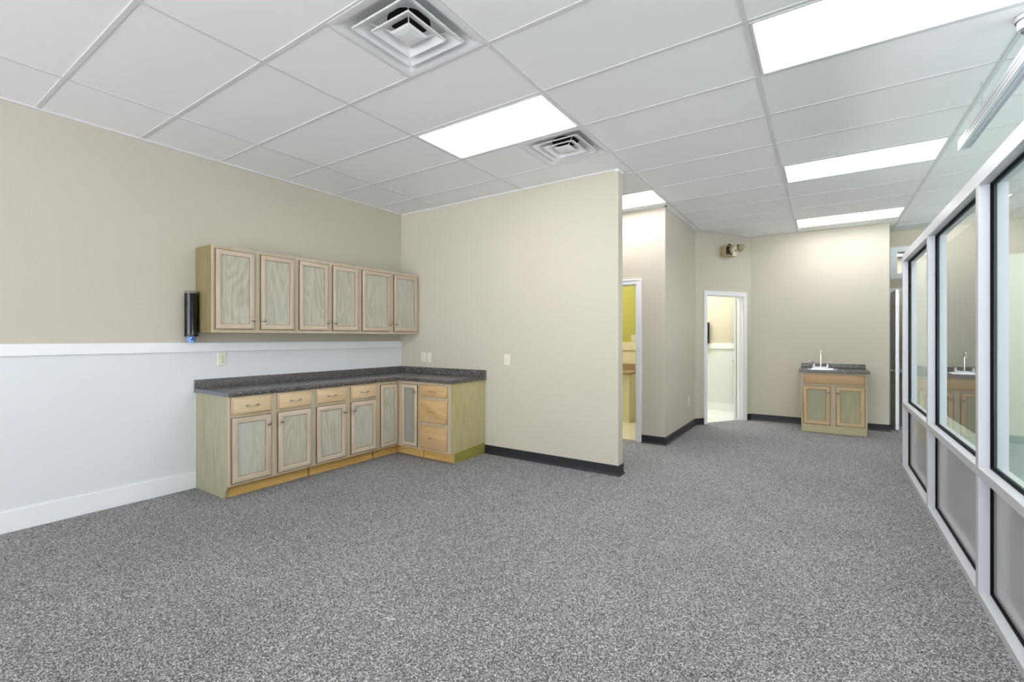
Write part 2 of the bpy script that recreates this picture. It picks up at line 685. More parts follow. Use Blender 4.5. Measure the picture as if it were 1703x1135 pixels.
for y in (-2.4, -0.2, 2.0, 4.2, 6.4):
    b.box(XR + 0.03, XR + 0.09, y - 0.03, y + 0.03, 0.5, 1.5)
structure(b.build('unseen_window_3', ALU))  # unseen windows, added low to throw daylight up at the ceiling
wall('wall_bathroom_back', [(XL, XB - 0.115, 7.75, 7.86, 0, H)], YELLOW)
wall('wall_office', [(1.05, XR, 8.98, 9.06, 0, 2.48)], SAGE)
# wall behind the viewpoint; its unseen window is added to let daylight in
b = MB()
b.box(XL, XR, YW - 0.15, YW, 0, 0.12)
b.box(XL, XR, YW - 0.15, YW, 2.75, H)
b.box(XL, -4.3, YW - 0.15, YW, 0.12, 2.75)
b.box(1.7, XR, YW - 0.15, YW, 0.12, 2.75)
structure(b.build('wall_front', PAINT))
b = MB()
for x in (-4.27, -2.3, -0.3, 1.67):
    b.box(x - 0.03, x + 0.03, YW - 0.12, YW - 0.02, 0.12, 2.75)
structure(b.build('unseen_window_1', ALU))

# ceiling
GX, GY, GW, GL = -3.9928, 2.6847, 1.2192, 0.6096
VENTS = [(1.5, -2), (1.5, 1)]
b = MB()
i = -1.5
while i < 9.5:
    for j in range(-13, 17):
        if (i, j) in VENTS:
            continue
        x0 = max(GX + GW * i, XL - 0.05)
        x1 = GX + GW * (i + 0.5)
        y0 = GY + GL * j
        if x1 <= x0:
            continue
        b.box(x0, x1, y0, y0 + GL, H + 0.003, H + 0.022)
    i += 0.5
b.box(XL - 0.2, XR + 0.3, YW - 0.3, YH + 3.4, H + 0.45, H + 0.5)  # unseen slab above the tiles, added to block sky light
structure(b.build('ceiling', TILE))
b = MB()
w = 0.0115
for i in range(0, 9):
    x = GX + GW * i
    b.box(x - w, x + w, YW, YH, H - 0.001, H + 0.006)
for j in range(-12, 11):
    y = GY + GL * j
    b.box(XL, XR, y - w, y + w, H - 0.0005, H + 0.006)
for i, j in VENTS:
    x = GX + GW * i
    b.box(x - w, x + w, GY + GL * j + w, GY + GL * (j + 1) - w, H - 0.0005, H + 0.006)
structure(b.build('trim_1', TBAR))
b = MB()
z0, z1, e = H - 0.012, H + 0.004, 0.018
b.box(XL, XL + e, YW, YP, z0, z1)
b.box(XL, XPE, YP - 0.006, YP, z0, z1)
b.box(XB, XB + e, YB - e, PA.y, z0, z1)
b.box(XPE - 0.9, XB + e, YB - e, YB, z0, z1)
structure(b.build('trim_2', TBAR))

# wainscot on the left wall
b = MB()
b.box(XL, XL + 0.004, YW, YP, 0, 1.25)
structure(b.build('trim_3', PAINT))
b = MB()
b.box(XL, XL + 0.022, YW, YP - 0.002, 1.217, 1.302)
structure(b.build('trim_4', TRIMW, bevel=0.002))
b = MB()
b.box(XL, XL + 0.018, YW, 1.868, 0, 0.150)
structure(b.build('baseboard_left', TRIMW, bevel=0.003))
# black cove base
skirt('baseboard_partition', [[(-3.268, YP), (XPE, YP), (XPE, YP + 0.115), (-3.2, YP + 0.115)][::-1][::-1]])
skirt('baseboard_bathroom', [[(-1.932, YB), (XB, YB), (XB, PA.y - 0.009), dpt(0.0), dpt(0.150)]])
skirt('baseboard_diagonal', [[dpt(1.078), dpt(DL), (-0.262, YF)]])
skirt('baseboard_far', [[(0.505, YF), (XFE, YF), (XFE, YF + 0.115), (0.4, YF + 0.115)]])
skirt('baseboard_hall', [[(0.355, YH), (0.84, YH)]])
# chipped corner cap over the partition end
b = MB()
b.box(XPE - 0.035, XPE + 0.004, YP - 0.004, YP + 0.119, H - 0.022, H - 0.001)
structure(b.build('trim_5', TRIMW))


# ------------------------------------------------------------------ doorways
def casing(b, x0, x1, zt, y, wd=0.064, t=0.016):
    """moulded casing on a wall facing -y, opening x0..x1"""
    def piece(poly0):
        (a, c, d, e_) = poly0
        b.loft([[(px, y, pz) for px, pz in poly0], [(px, y - t, pz) for px, pz in poly0]])
    piece([(x0 - wd, 0), (x0, 0), (x0, zt), (x0 - wd, zt + wd)])
    piece([(x1, 0), (x1 + wd, 0), (x1 + wd, zt + wd), (x1, zt)])
    piece([(x0, zt), (x1, zt), (x1 + wd, zt + wd), (x0 - wd, zt + wd)])
    # raised outer bead
    b.box(x0 - wd, x0 - wd + 0.018, y - t - 0.006, y - t, 0, zt + wd)
    b.box(x1 + wd - 0.018, x1 + wd, y - t - 0.006, y - t, 0, zt + wd)
    b.box(x0 - wd + 0.018, x1 + wd - 0.018, y - t - 0.006, y - t, zt + wd - 0.018, zt + wd)


def jamb(b, x0, x1, zt, y0, y1, t=0.016):
    b.box(x0, x0 + t, y0, y1, 0, zt)
    b.box(x1 - t, x1, y0, y1, 0, zt)
    b.box(x0 + t, x1 - t, y0, y1, zt - t, zt)
    m_ = (y0 + y1) / 2
    b.box(x0 + t, x0 + t + 0.011, m_ - 0.015, m_ + 0.02, 0, zt - t)
    b.box(x1 - t - 0.011, x1 - t, m_ - 0.015, m_ + 0.02, 0, zt - t)


def door_knob(parent, x, z, yface, side, mat=NICKEL):
    b = MB()
    prof = [(0.001, 0), (0.03, 0), (0.03, 0.006), (0.012, 0.009), (0.010, 0.028), (0.018, 0.036), (0.027, 0.046), (0.027, 0.056), (0.018, 0.066), (0.001, 0.068)]
    if side > 0:
        prof = [(r, -h) for r, h in prof]
    b.lathe(prof, (x, yface, z), 'Y', 20)
    return b.build('door_knob', mat, parent, smooth=True)


# bathroom doorway (door_1)
b = MB()
casing(b, OX0, OX1, OT - 0.005, YB)
jamb(b, OX0, OX1, OT, YB, YB + 0.115)
structure(b.build('door_1', TRIMW, bevel=0.0015))
# tiled-room doorway (door_2) in the diagonal wall: build in local frame
ang = math.atan2(DD.y, DD.x)
b = MB()
casing(b, T0, T1, DT - 0.005, 0)
jamb(b, T0, T1, DT, 0, 0.115)
d2 = structure(b.build('door_2', TRIMW, bevel=0.0015))
d2.location = (PA.x, PA.y, 0)
d2.rotation_euler = (0, 0, ang)
# the open leaf, swung into the tiled room
hx, hy = dpt(T1 - 0.02, 0.12)
leaf = thing('interior_door', 'white door standing open inside the tiled room, seen nearly edge-on', 'door', (hx, hy, 0.008), radians(97.3))
b = MB()
b.box(0, 0.74, 0, 0.035, 0, 1.99)
b.build('door_leaf', TRIMW, leaf, bevel=0.002)
b = MB()
b.lathe([(0.001, -0.035), (0.022, -0.035), (0.022, -0.039), (0.009, -0.042), (0.014, -0.050), (0.017, -0.058), (0.012, -0.064), (0.001, -0.065)], (0.66, 0, 0.93), 'Y', 18)
b.build('door_knob', NICKEL, leaf, smooth=True)
# hall doorway (door_3), its leaf and the transom window above
b = MB()
casing(b, HX0, HX1, 2.055, YH, 0.055)
jamb(b, HX0, HX1, 2.06, YH, YH + 0.115)
structure(b.build('door_3', TRIMW))
leaf = thing('closet_door', 'narrow white door standing open edge-on beyond the far wall corner', 'door', (0.871, 8.655, 0.012), 0)
b = MB()
b.box(0, 0.040, 0, 0.55, 0, 2.03)
b.build('door_leaf', TRIMW, leaf, bevel=0.002)
for z in (0.28, 1.02, 1.78):
    b = MB()
    b.box(-0.004, 0.0, 0.01, 0.035, z - 0.045, z + 0.045)
    b.lathe([(0.006, -0.045), (0.006, 0.045)], (-0.006, 0.006, z), 'Z', 10)
    b.build('hinge', BRASS, leaf, smooth=True)
for sx in (-1, 1):
    b = MB()
    prof = [(0.001, 0), (0.026, 0), (0.026, 0.006), (0.010, 0.009), (0.010, 0.022), (0.023, 0.032), (0.023, 0.046), (0.001, 0.050)]
    b.lathe([(r, h * sx) for r, h in prof], (0 if sx < 0 else 0.040, 0.055, 0.855), 'X', 18)
    b.build('door_knob', NICKEL, leaf, smooth=True)
b = MB()
casing_z0, casing_z1 = 2.255, 2.745
for (x0, x1, z0, z1) in ((0.862, 1.66, casing_z0, casing_z0 + 0.06), (0.862, 1.66, casing_z1 - 0.06, casing_z1), (0.862, 0.922, casing_z0 + 0.06, casing_z1 - 0.06), (1.60, 1.66, casing_z0 + 0.06, casing_z1 - 0.06)):
    b.box(x0, x1, YH - 0.018, YH, z0, z1)
b.box(0.922, 0.95, YH - 0.006, YH + 0.115, casing_z0 + 0.045, casing_z1 - 0.045)
b.box(0.95, 1.6, YH - 0.008, YH + 0.115, casing_z0 + 0.045, casing_z0 + 0.08)
b.box(0.95, 1.6, YH - 0.008, YH + 0.115, casing_z1 - 0.08, casing_z1 - 0.045)
tw = structure(b.build('window_2', TRIMW, bevel=0.003))
b = MB()
b.box(0.95, 1.6, YH + 0.05, YH + 0.056, casing_z0 + 0.08, casing_z1 - 0.08)
gp = b.build('window_pane', CLEAR, tw)
# a chair rail seen through the half-open closet
b = MB()
b.box(0.86, 1.5, YH + 3.07, YH + 3.1, 0.62, 0.70)
structure(b.build('trim_6', TRIMW))

# ------------------------------------------------------------------ tiled room and bathroom interior
b = MB()
b.box(XL, 0.25, YH - 0.005, YH, 0, 1.18)
structure(b.build('trim_7', PAINT))
b = MB()
b.box(XL, 0.25, YH - 0.026, YH, 1.145, 1.238)
b.box(XL, 0.25, YH - 0.020, YH, 0, 0.135)
structure(b.build('trim_8', TRIMW, bevel=0.002))
b = MB()
b.box(XL, XB - 0.115, 7.745, 7.75, 0, 1.2)
b.box(XL, XB - 0.115, 7.725, 7.75, 1.13, 1.27)
structure(b.build('trim_9', CREAM, bevel=0.002))
b = MB()
b.box(XL, XB - 0.115, YB + 0.115, YB + 0.12, 0.0, H)
b.box(XB - 0.12, XB - 0.115, YB + 0.12, 7.745, 0.0, H)
for_open = structure(b.build('wall_bathroom_lining', YELLOW))
bpy.data.objects.remove(for_open)

v = thing('bathroom_vanity', 'cream bathroom vanity with a taupe countertop seen through the yellow doorway', 'vanity', (-2.55, 7.12, 0))
b = MB()
b.box(-1.3, 0, 0, 0.60, 0.0, 0.755)
b.box(-0.04, 0.004, -0.004, 0.0, 0.03, 0.755)
b.build('vanity_cabinet', CREAM, v, bevel=0.002)
b = MB()
b.box(-1.3, 0.02, -0.03, 0.60, 0.755, 0.795)
b.build('countertop', TAUPE, v, bevel=0.006)
b = MB()
b.box(-1.3, 0.02, 0.575, 0.60, 0.795, 0.90)
b.build('backsplash', TAUPE, v, bevel=0.004)


# ------------------------------------------------------------------ cabinets
def knob(parent, x, z, y):
    b = MB()
    b.lathe([(0.001, 0.0), (0.0075, 0.0), (0.006, 0.005), (0.0055, 0.011), (0.010, 0.014), (0.0155, 0.019), (0.0165, 0.024), (0.013, 0.029), (0.006, 0.0315), (0.001, 0.032)], (x, y, z), 'Y', 20)
    return b.build('knob', NICKEL, parent, smooth=True)


def pull(parent, x, z, y):
    b = MB()
    pts, rr = [], []
    n = 18
    for k in range(n + 1):
        u = -1 + 2 * k / n
        px = u * 0.040
        py = -0.006 - 0.020 * max(0, cos(u * pi / 2)) ** 0.7
        pz = -0.005 * (1 - u * u)
        pts.append((x + px, y + py, z + pz))
        rr.append(0.0030 + 0.0022 * u ** 4)
    b.tube(pts, rr, 8)
    for s_ in (-1, 1):   # leaf-shaped feet
        loops = []
        for k in range(9):
            u = k / 8
            hw = 0.0085 * sin(pi * (0.08 + 0.88 * u)) + 0.0008
            cx_ = x + s_ * (0.026 + 0.034 * u)
            loops.append([(cx_, y - 0.0005 - 0.008 * sin(pi * u) * max(0, cos(a)) - 0.001, z + hw * sin(a)) for a in [2 * pi * q / 10 for q in range(10)]])
        b.loft(loops)
    return b.build('handle', NICKEL, parent, smooth=True)


def rect(x0, x1, z0, z1, i, y):
    return [(x0 + i, y, z0 + i), (x1 - i, y, z0 + i), (x1 - i, y, z1 - i), (x0 + i, y, z1 - i)]


def door(parent, x0, x1, z0, z1, yf, kn=None, rotz=None, panel=None, loc=None, fw=0.054, frame=None):
    w_, h_ = x1 - x0, z1 - z0
    t = 0.020
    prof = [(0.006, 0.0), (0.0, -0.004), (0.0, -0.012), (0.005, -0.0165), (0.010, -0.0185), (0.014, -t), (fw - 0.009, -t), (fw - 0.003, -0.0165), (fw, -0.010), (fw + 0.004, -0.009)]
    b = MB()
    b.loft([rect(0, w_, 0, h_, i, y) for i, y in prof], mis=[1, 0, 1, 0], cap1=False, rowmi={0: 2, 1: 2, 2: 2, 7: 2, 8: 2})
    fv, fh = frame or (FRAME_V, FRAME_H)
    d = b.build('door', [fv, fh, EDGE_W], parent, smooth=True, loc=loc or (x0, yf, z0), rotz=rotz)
    b = MB()
    b.box(fw - 0.002, w_ - fw + 0.002, -0.0105, -0.003, fw - 0.002, h_ - fw + 0.002)
    b.build('door_panel', panel or PANEL_W, d)
    if kn:
        knob(d, kn[0] - x0 if loc is None else kn[0], kn[1] - z0, -t)
    return d


def drawer(parent, x0, x1, z0, z1, yf, mat=None, handle=True, name='drawer'):
    w_, h_ = x1 - x0, z1 - z0
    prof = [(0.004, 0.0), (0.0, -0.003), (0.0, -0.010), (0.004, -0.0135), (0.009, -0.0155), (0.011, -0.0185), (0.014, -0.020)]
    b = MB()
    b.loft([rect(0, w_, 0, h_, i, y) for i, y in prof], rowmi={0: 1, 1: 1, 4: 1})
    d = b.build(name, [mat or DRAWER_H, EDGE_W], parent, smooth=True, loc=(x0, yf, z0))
    if handle:
        pull(d, w_ / 2, h_ / 2, -0.020)
    return d


ROT = radians(90)     # cabinets on the left wall face +x
XFB = -4.065          # base face frame plane
CT0, CT1 = 0.856, 0.893


def base_cabinet(name, label, y0, y1, doors, drawers, kz, first=False):
    r = thing(name, label, 'cabinet', (XFB, y0, 0), ROT, 'oak base cabinets under the L-shaped counter')
    w_ = y1 - y0
    b = MB()
    b.box(0.002 if not first else 0.018, w_ - 0.002, 0.019, 0.606, 0.11, CT0)
    b.build('carcass', END_W, r)
    b = MB()
    b.box(0, w_ - 0.001, 0, 0.019, 0.11, CT0)
    b.build('face_frame', FACE_W, r, bevel=0.0008)
    b = MB()
    b.box(0.016 if first else 0.004, w_ - 0.008, 0.080, 0.095, 0.002, 0.11)
    b.box(w_ - 0.006, w_ + 0.0, 0.082, 0.10, 0.002, 0.11, 1)
    b.build('toe_kick', [RAW, RAW_D], r, bevel=0.0008)
    if first:
        b = MB()
        poly = [(0.0192, 0.109), (0.040, 0.092), (0.060, 0.06), (0.070, 0.03), (0.078, 0.0), (0.606, 0.0), (0.606, CT0), (0.0192, CT0)]
        b.loft([[(0.0, y, z) for y, z in poly], [(0.018, y, z) for y, z in poly]])
        e_ = b.build('end_panel', END_W, r)
        e_['label'] = 'greenish end panel with a chewed toe notch'
    for k, (a, c) in enumerate(doors):
        a, c = a - y0, c - y0
        kx = (c - 0.028) if k == 0 else (a + 0.028)
        door(r, a, c, 0.131, 0.678, 0, (kx, 0.131 + 0.547 - 0.083))
    for a, c in drawers:
        drawer(r, a - y0, c - y0, 0.700, 0.8425, 0)
    return r


base_cabinet('base_cabinet', 'pickled oak base cabinet at the open end, its greenish side panel showing', 1.870, 2.632,
             [(1.883, 2.217), (2.273, 2.606)], [(1.883, 2.217), (2.273, 2.606)], 0, True)
base_cabinet('base_cabinet', 'pickled oak base cabinet between the end cabinet and the corner cabinet', 2.632, 3.405,
             [(2.655, 2.989), (3.047, 3.381)], [(2.655, 2.989), (3.047, 3.381)], 0)

# corner unit with two narrow doors meeting at the inner corner
YFB = 3.700
XE = -3.272
r = thing('corner_cabinet', 'corner base cabinet with two narrow full-height doors meeting at the inside corner', 'cabinet', (XFB, 3.405, 0), 0, 'oak base cabinets under the L-shaped counter')
b = MB()
b.prism([(-0.606, 0.002), (-0.019, 0.002), (-0.019, YFB - 3.405 + 0.019), (0.343, YFB - 3.405 + 0.019), (0.343, 0.900), (-0.606, 0.900)], 0.11, CT0)
b.build('carcass', FACE_W, r)
b = MB()
b.prism([(-0.019, 0), (0, 0), (0, YFB - 3.405), (0.343, YFB - 3.405), (0.343, YFB - 3.405 + 0.019), (-0.019, YFB - 3.405 + 0.019)], 0.11, CT0)
b.build('face_frame', FACE_W, r)
b = MB()
b.prism([(-0.095, 0.003), (-0.080, 0.003), (-0.080, YFB - 3.405 + 0.075), (0.341, YFB - 3.405 + 0.062), (0.341, YFB - 3.405 + 0.077), (-0.095, YFB - 3.405 + 0.09)], 0.002, 0.11)
b.box(0.341, 0.343, YFB - 3.405 + 0.063, YFB - 3.405 + 0.079, 0.002, 0.11, 1)
b.build('toe_kick', [RAW, RAW_D], r)
door(r, 0, 0.245, 0.128, 0.822, 0, None, ROT, None, (0, 3.434 - 3.405, 0.128), 0.046)
dd = door(r, 0, 0.247, 0.128, 0.822, 0, (0.247 - 0.026, 0.745), 0, GREY_W, (-3.990 - XFB, YFB - 3.405, 0.128), 0.046)

# drawer stack
r = thing('drawer_cabinet', 'three-drawer oak base cabinet with a yellow-green end panel beside the partition wall', 'cabinet', (-3.722, YFB, 0), 0, 'oak base cabinets under the L-shaped counter')
w_ = XE + 3.722
b = MB()
b.box(0.002, w_ - 0.018, 0.019, 0.605, 0.11, CT0)
b.build('carcass', END_G, r)
b = MB()
b.box(0.001, w_, 0, 0.019, 0.11, CT0)
b.build('face_frame', FACE_W, r, bevel=0.0008)
b = MB()
b.box(0.006, w_ - 0.016, 0.062, 0.077, 0.002, 0.11)
b.box(0.0, 0.004, 0.063, 0.08, 0.002, 0.11, 1)
b.build('toe_kick', [RAW, RAW_D], r, bevel=0.0008)
b = MB()
poly = [(0.0192, 0.11), (0.062, 0.104), (0.058, 0.03), (0.064, 0.0), (0.605, 0.0), (0.605, CT0), (0.0192, CT0)]
b.loft([[(w_ - 0.018, y, z) for y, z in poly], [(w_, y, z) for y, z in poly]])
e_ = b.build('end_panel', END_G, r)
e_['label'] = 'yellow-green oak end panel with arched grain'
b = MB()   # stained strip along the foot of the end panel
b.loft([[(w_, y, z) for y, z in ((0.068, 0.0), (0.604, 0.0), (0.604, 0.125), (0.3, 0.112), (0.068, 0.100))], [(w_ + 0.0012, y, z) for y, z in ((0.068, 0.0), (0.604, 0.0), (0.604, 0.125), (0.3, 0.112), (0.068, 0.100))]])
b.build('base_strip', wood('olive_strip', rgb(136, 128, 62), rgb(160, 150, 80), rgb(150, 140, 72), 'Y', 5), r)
for z0, z1 in ((0.128, 0.386), (0.415, 0.670), (0.697, 0.829)):
    drawer(r, 0.014, 0.418, z0, z1, 0, DRAWER_D)

# L-shaped countertop: rolled front edge, one mesh; backsplash its part
ct = thing('countertop', 'dark speckled L-shaped laminate countertop over the oak base cabinets', 'countertop', (XL, 1.855, CT0))
xf, yf, xe = -4.040 - XL, 3.672 - 1.855, -3.252 - XL
yb = YP - 1.855
b = MB()
th = CT1 - CT0
prof = [(0.006, 0.0), (0.0, 0.008), (0.0, th - 0.010), (0.003, th - 0.003), (0.010, th + 0.001), (0.022, th + 0.0005), (0.034, th - 0.001), (0.05, th - 0.001)]
loops = []
for i_, z in prof:
    # front edge rolls; the two cut ends stay square
    loops.append([(0.003, 0.0, z), (xf - i_, 0.0, z), (xf - i_, yf + i_, z), (xe, yf + i_, z), (xe, yb - 0.001, z), (0.003, yb - 0.001, z)])
b.loft(loops)
b.build('worktop', LAM, ct, smooth=True)
b = MB()
b.box(0.003, xf - 0.001, -0.0012, 0.0, 0.0, th - 0.002)
b.build('edge_strip', LAM_END, ct)
b = MB()
sp = [(0.0, th - 0.002), (0.020, th - 0.002), (0.019, th + 0.004), (0.019, 0.104), (0.016, 0.110), (0.008, 0.1125), (0.0, 0.111)]
b.loft([[(0.003 + u, 0.0, z) for u, z in sp], [(0.003 + u, yb - 0.001 - u, z) for u, z in sp], [(xe, yb - 0.001 - u, z) for u, z in sp]])
b.build('backsplash', LAM, ct, smooth=True)
b = MB()
b.box(0.003, 0.026, -0.0012, 0.0, th - 0.002, 0.111)
b.build('edge_strip', LAM_END, ct)
b = MB()
b.box(xe, xe + 0.0012, yf + 0.6, yb, 0.0, 0.111)
b.build('edge_strip', LAM_END, ct)

# wall cabinets
XFU = -4.355


def wall_cabinet(label, y0, y1, doors, first=False):
    r = thing('wall_cabinet', label, 'cabinet', (XFU, y0, 1.389), ROT, 'oak wall cabinets over the counter')
    w_ = y1 - y0
    hh = 2.149 - 1.389
    b = MB()
    b.box(0.0 if first else 0.001, w_ - 0.001, 0.019, 0.319, 0.0, hh)
    c_ = b.build('carcass', END_D, r)
    b = MB()
    b.box(0, w_ - 0.001, 0, 0.019, 0, hh)
    b.build('face_frame', FRAME_V if not first else FACE_W, r, bevel=0.0008)
    for k, (a, c) in enumerate(doors):
        a, c = a - y0, c - y0
        kx = (c - 0.024) if k == 0 else (a + 0.024)
        door(r, a, c, 0.031, 0.731, 0, (kx, 0.118), fw=0.050)
    return r


wall_cabinet('oak wall cabinet at the open end of the row, beside the cup dispenser', 1.868, 2.630, [(1.885, 2.222), (2.272, 2.605)], True)
wall_cabinet('oak wall cabinet in the middle of the upper row', 2.630, 3.393, [(2.655, 2.988), (3.036, 3.369)])
wall_cabinet('wider oak wall cabinet at the corner against the beige partition wall', 3.393, 4.306, [(3.417, 3.832), (3.884, 4.274)])

# ------------------------------------------------------------------ far sink unit
r = thing('sink_cabinet', 'small two-door oak sink cabinet standing alone against the far wall', 'cabinet', (-0.260, 7.870, 0))
b = MB()
b.box(0.0, 0.018, 0.019, 0.628, 0.10, 0.852)
b.box(0.742, 0.760, 0.019, 0.628, 0.10, 0.852)
b.box(0.018, 0.742, 0.610, 0.628, 0.10, 0.852)
b.box(0.018, 0.742, 0.019, 0.610, 0.10, 0.118)
b.build('carcass', FACE_W, r)
b = MB()
b.box(0.0, 0.760, 0.0, 0.019, 0.10, 0.852)
b.build('face_frame', FACE_W, r, bevel=0.0008)
b = MB()
b.box(0.004, 0.756, 0.004, 0.628, 0.001, 0.10)
b.build('plinth', wood('plinth_oak', rgb(168, 160, 124), rgb(192, 184, 148), rgb(180, 174, 140), 'X', 4), r, bevel=0.001)
drawer(r, 0.026, 0.734, 0.692, 0.829, 0, DRAWER_D, False, 'false_drawer_front')
PAN2 = wood('green_panel_grain', rgb(152, 145, 112), rgb(178, 170, 136), rgb(164, 160, 132), 'Z', 8)
FR2 = (wood('tan_upright', rgb(180, 154, 112), rgb(208, 184, 142), rgb(190, 168, 134), 'Z', 5), wood('tan_crosswise', rgb(180, 154, 112), rgb(208, 184, 142), rgb(190, 168, 134), 'X', 5))
door(r, 0.022, 0.346, 0.118, 0.664, 0, (0.346 - 0.027, 0.58), panel=PAN2, frame=FR2)
door(r, 0.408, 0.734, 0.118, 0.664, 0, (0.408 + 0.021, 0.58), panel=PAN2, frame=FR2)
ct = thing('sink_countertop', 'short dark speckled countertop on the far sink cabinet', 'countertop', (-0.290, 7.845, 0.852))
b = MB()
# top with a sink cut-out made of four slabs
W2, D2, T2 = 0.815, 0.652, 0.036
sx0, sx1, sy0, sy1 = 0.105, 0.455, 0.13, 0.47
b.box(0, W2, 0, sy0, 0, T2)
b.box(0, W2, sy1, D2, 0, T2)
b.box(0, sx0, sy0, sy1, 0, T2)
b.box(sx1, W2, sy0, sy1, 0, T2)
b.build('worktop', LAM, ct)
b = MB()
b.box(0.0, W2, -0.006, 0.0, 0.003, T2 - 0.002)
b.build('front_edge', LAM, ct, bevel=0.0025)
b = MB()
b.box(0.012, W2 - 0.012, D2 - 0.022, D2, T2, 0.102)
b.build('backsplash', LAM, ct, bevel=0.006)
sk = thing('sink', 'stainless steel drop-in bar sink set in the short far countertop', 'sink', (-0.290 + (sx0 + sx1) / 2, 7.845 + (sy0 + sy1) / 2, 0.852 + T2 + 0.001))


def rrect(hx_, hy_, r_, z, n=5):
    pts = []
    for cx_, cy_, a0 in ((hx_ - r_, hy_ - r_, 0), (-hx_ + r_, hy_ - r_, 90), (-hx_ + r_, -hy_ + r_, 180), (hx_ - r_, -hy_ + r_, 270)):
        for k in range(n + 1):
            a = radians(a0 + 90 * k / n)
            pts.append((cx_ + r_ * cos(a), cy_ + r_ * sin(a), z))
    return pts


b = MB()
b.loft([rrect(0.195, 0.200, 0.04, -0.002), rrect(0.195, 0.200, 0.04, 0.004), rrect(0.185, 0.190, 0.035, 0.007), rrect(0.160, 0.152, 0.03, 0.004), rrect(0.150, 0.145, 0.03, -0.12), rrect(0.12, 0.12, 0.03, -0.15),
        rrect(0.02, 0.02, 0.01, -0.152), rrect(0.02, 0.02, 0.01, -0.156), rrect(0.125, 0.125, 0.03, -0.154), rrect(0.155, 0.150, 0.03, -0.12), rrect(0.165, 0.160, 0.03, -0.004)], cap0=False, cap1=False)
b.build('basin', STEEL, sk, smooth=True)
fx, fy, fz = -0.027, 7.845 + sy1 + 0.015, 0.852 + T2 + 0.0085
fa = thing('faucet', 'chrome gooseneck faucet with two lever handles on the far sink', 'faucet', (fx, fy, fz))
b = MB()
b.loft([rrect(0.115, 0.026, 0.025, 0.0), rrect(0.115, 0.026, 0.025, 0.010), rrect(0.108, 0.020, 0.019, 0.016)])
b.lathe([(0.020, 0.012), (0.018, 0.03), (0.013, 0.045), (0.001, 0.046)], (0, 0, 0), 'Z', 18)
b.build('faucet_base', CHROME, fa, smooth=True)
b = MB()
path = [(0, 0, 0.02), (0, 0, 0.12), (0, 0, 0.20)]
for k in range(11):
    a = pi * k / 10
    path.append((0.0, -0.045 + 0.045 * cos(a), 0.215 + 0.05 * sin(a)))
path.append((0, -0.09, 0.19))
b.tube(path, [0.011] * (len(path) - 2) + [0.012, 0.013], 12)
b.build('spout', CHROME, fa, smooth=True)
for s_ in (-1, 1):
    b = MB()
    b.lathe([(0.021, 0.012), (0.019, 0.04), (0.014, 0.055), (0.001, 0.058)], (s_ * 0.085, 0, 0), 'Z', 16)
    b.tube([(s_ * 0.085, 0, 0.045), (s_ * 0.092, -0.004, 0.072), (s_ * 0.115, -0.01, 0.092), (s_ * 0.150, -0.018, 0.096)], [0.010, 0.009, 0.008, 0.0065], 10)
    b.build('lever_handle', CHROME, fa, smooth=True)


# ------------------------------------------------------------------ outlets and switches
def outlet(label, loc, rotz, kind='duplex', cat='outlet', name='wall_outlet', w_=0.075, h_=0.122):
    r = thing(name, label, cat, loc, rotz)
    b = MB()
    b.loft([[(x * w_ / 2, 0, z * h_ / 2) for x, z in ((-1, -1), (1, -1), (1, 1), (-1, 1))],
            [(x * w_ / 2, -0.002, z * h_ / 2) for x, z in ((-1, -1), (1, -1), (1, 1), (-1, 1))],
            [(x * (w_ / 2 - 0.004), -0.006, z * (h_ / 2 - 0.004)) for x, z in ((-1, -1), (1, -1), (1, 1), (-1, 1))]])
    b.build('cover_plate', ALMOND, r)
    if kind == 'duplex':
        for s_ in (-1, 1):
            b = MB()
            b.lathe([(0.0165, 0.006), (0.0165, 0.0085), (0.0155, 0.0092), (0.001, 0.0092)], (0, 0, s_ * 0.0195), 'Y', 20)
            b.build('socket', ALMOND, r, smooth=True)
            b = MB()
            b.box(-0.0075, -0.0050, -0.0097, -0.009, s_ * 0.0195 - 0.001, s_ * 0.0195 + 0.009)
            b.box(0.0050, 0.0070, -0.0097, -0.009, s_ * 0.0195 - 0.001, s_ * 0.0195 + 0.008)
            b.lathe([(0.0026, 0.009), (0.0026, 0.0097)], (0, 0, s_ * 0.0195 - 0.0085), 'Y', 10)
            b.build('slots', ALMOND_D, r)
    elif kind == 'dots':
        for z in (-0.030, 0, 0.030):
            b = MB()
            b.lathe([(0.004, 0.0055), (0.004, 0.0072), (0.001, 0.0075)], (0, 0, z), 'Y', 12)
            b.build('screw', ALMOND_D, r, smooth=True)
    elif kind == 'switch':
        b = MB()
        b.box(-0.006, 0.006, -0.016, -0.005, -0.004, 0.012)
        b.build('toggle', ALMOND, r, bevel=0.001)
    elif kind == 'insert':
        b = MB()
        b.box(-0.0165, 0.0165, -0.0085, -0.005, -0.033, 0.033)
        b.build('insert', ALMOND, r, bevel=0.001)
    return r


outlet('almond duplex outlet on the white lower wall above the long counter', (XL + 0.004, 2.085, 1.146), ROT, 'duplex')
outlet('almond plate with three dark screws above the short counter arm', (-4.266, YP, 1.093), 0, 'dots', 'cover plate', 'wall_plate', 0.078)
outlet('almond outlet just beside the three-screw plate on the partition wall', (-4.167, YP, 1.091), 0, 'insert', 'outlet', 'wall_outlet', 0.078)
outlet('almond outlet alone in the middle of the beige partition wall', (-2.960, YP, 1.095), 0, 'duplex')
outlet('almond outlet low on the bathroom block wall near the black base', (XB, 7.07, 0.417), ROT, 'duplex', 'outlet', 'wall_outlet', 0.075, 0.13)
outlet('pale double switch plate on the chartreuse bathroom wall', (-2.68, 7.75, 1.335), 0, 'switch', 'light switch', 'light_switch', 0.11, 0.115)


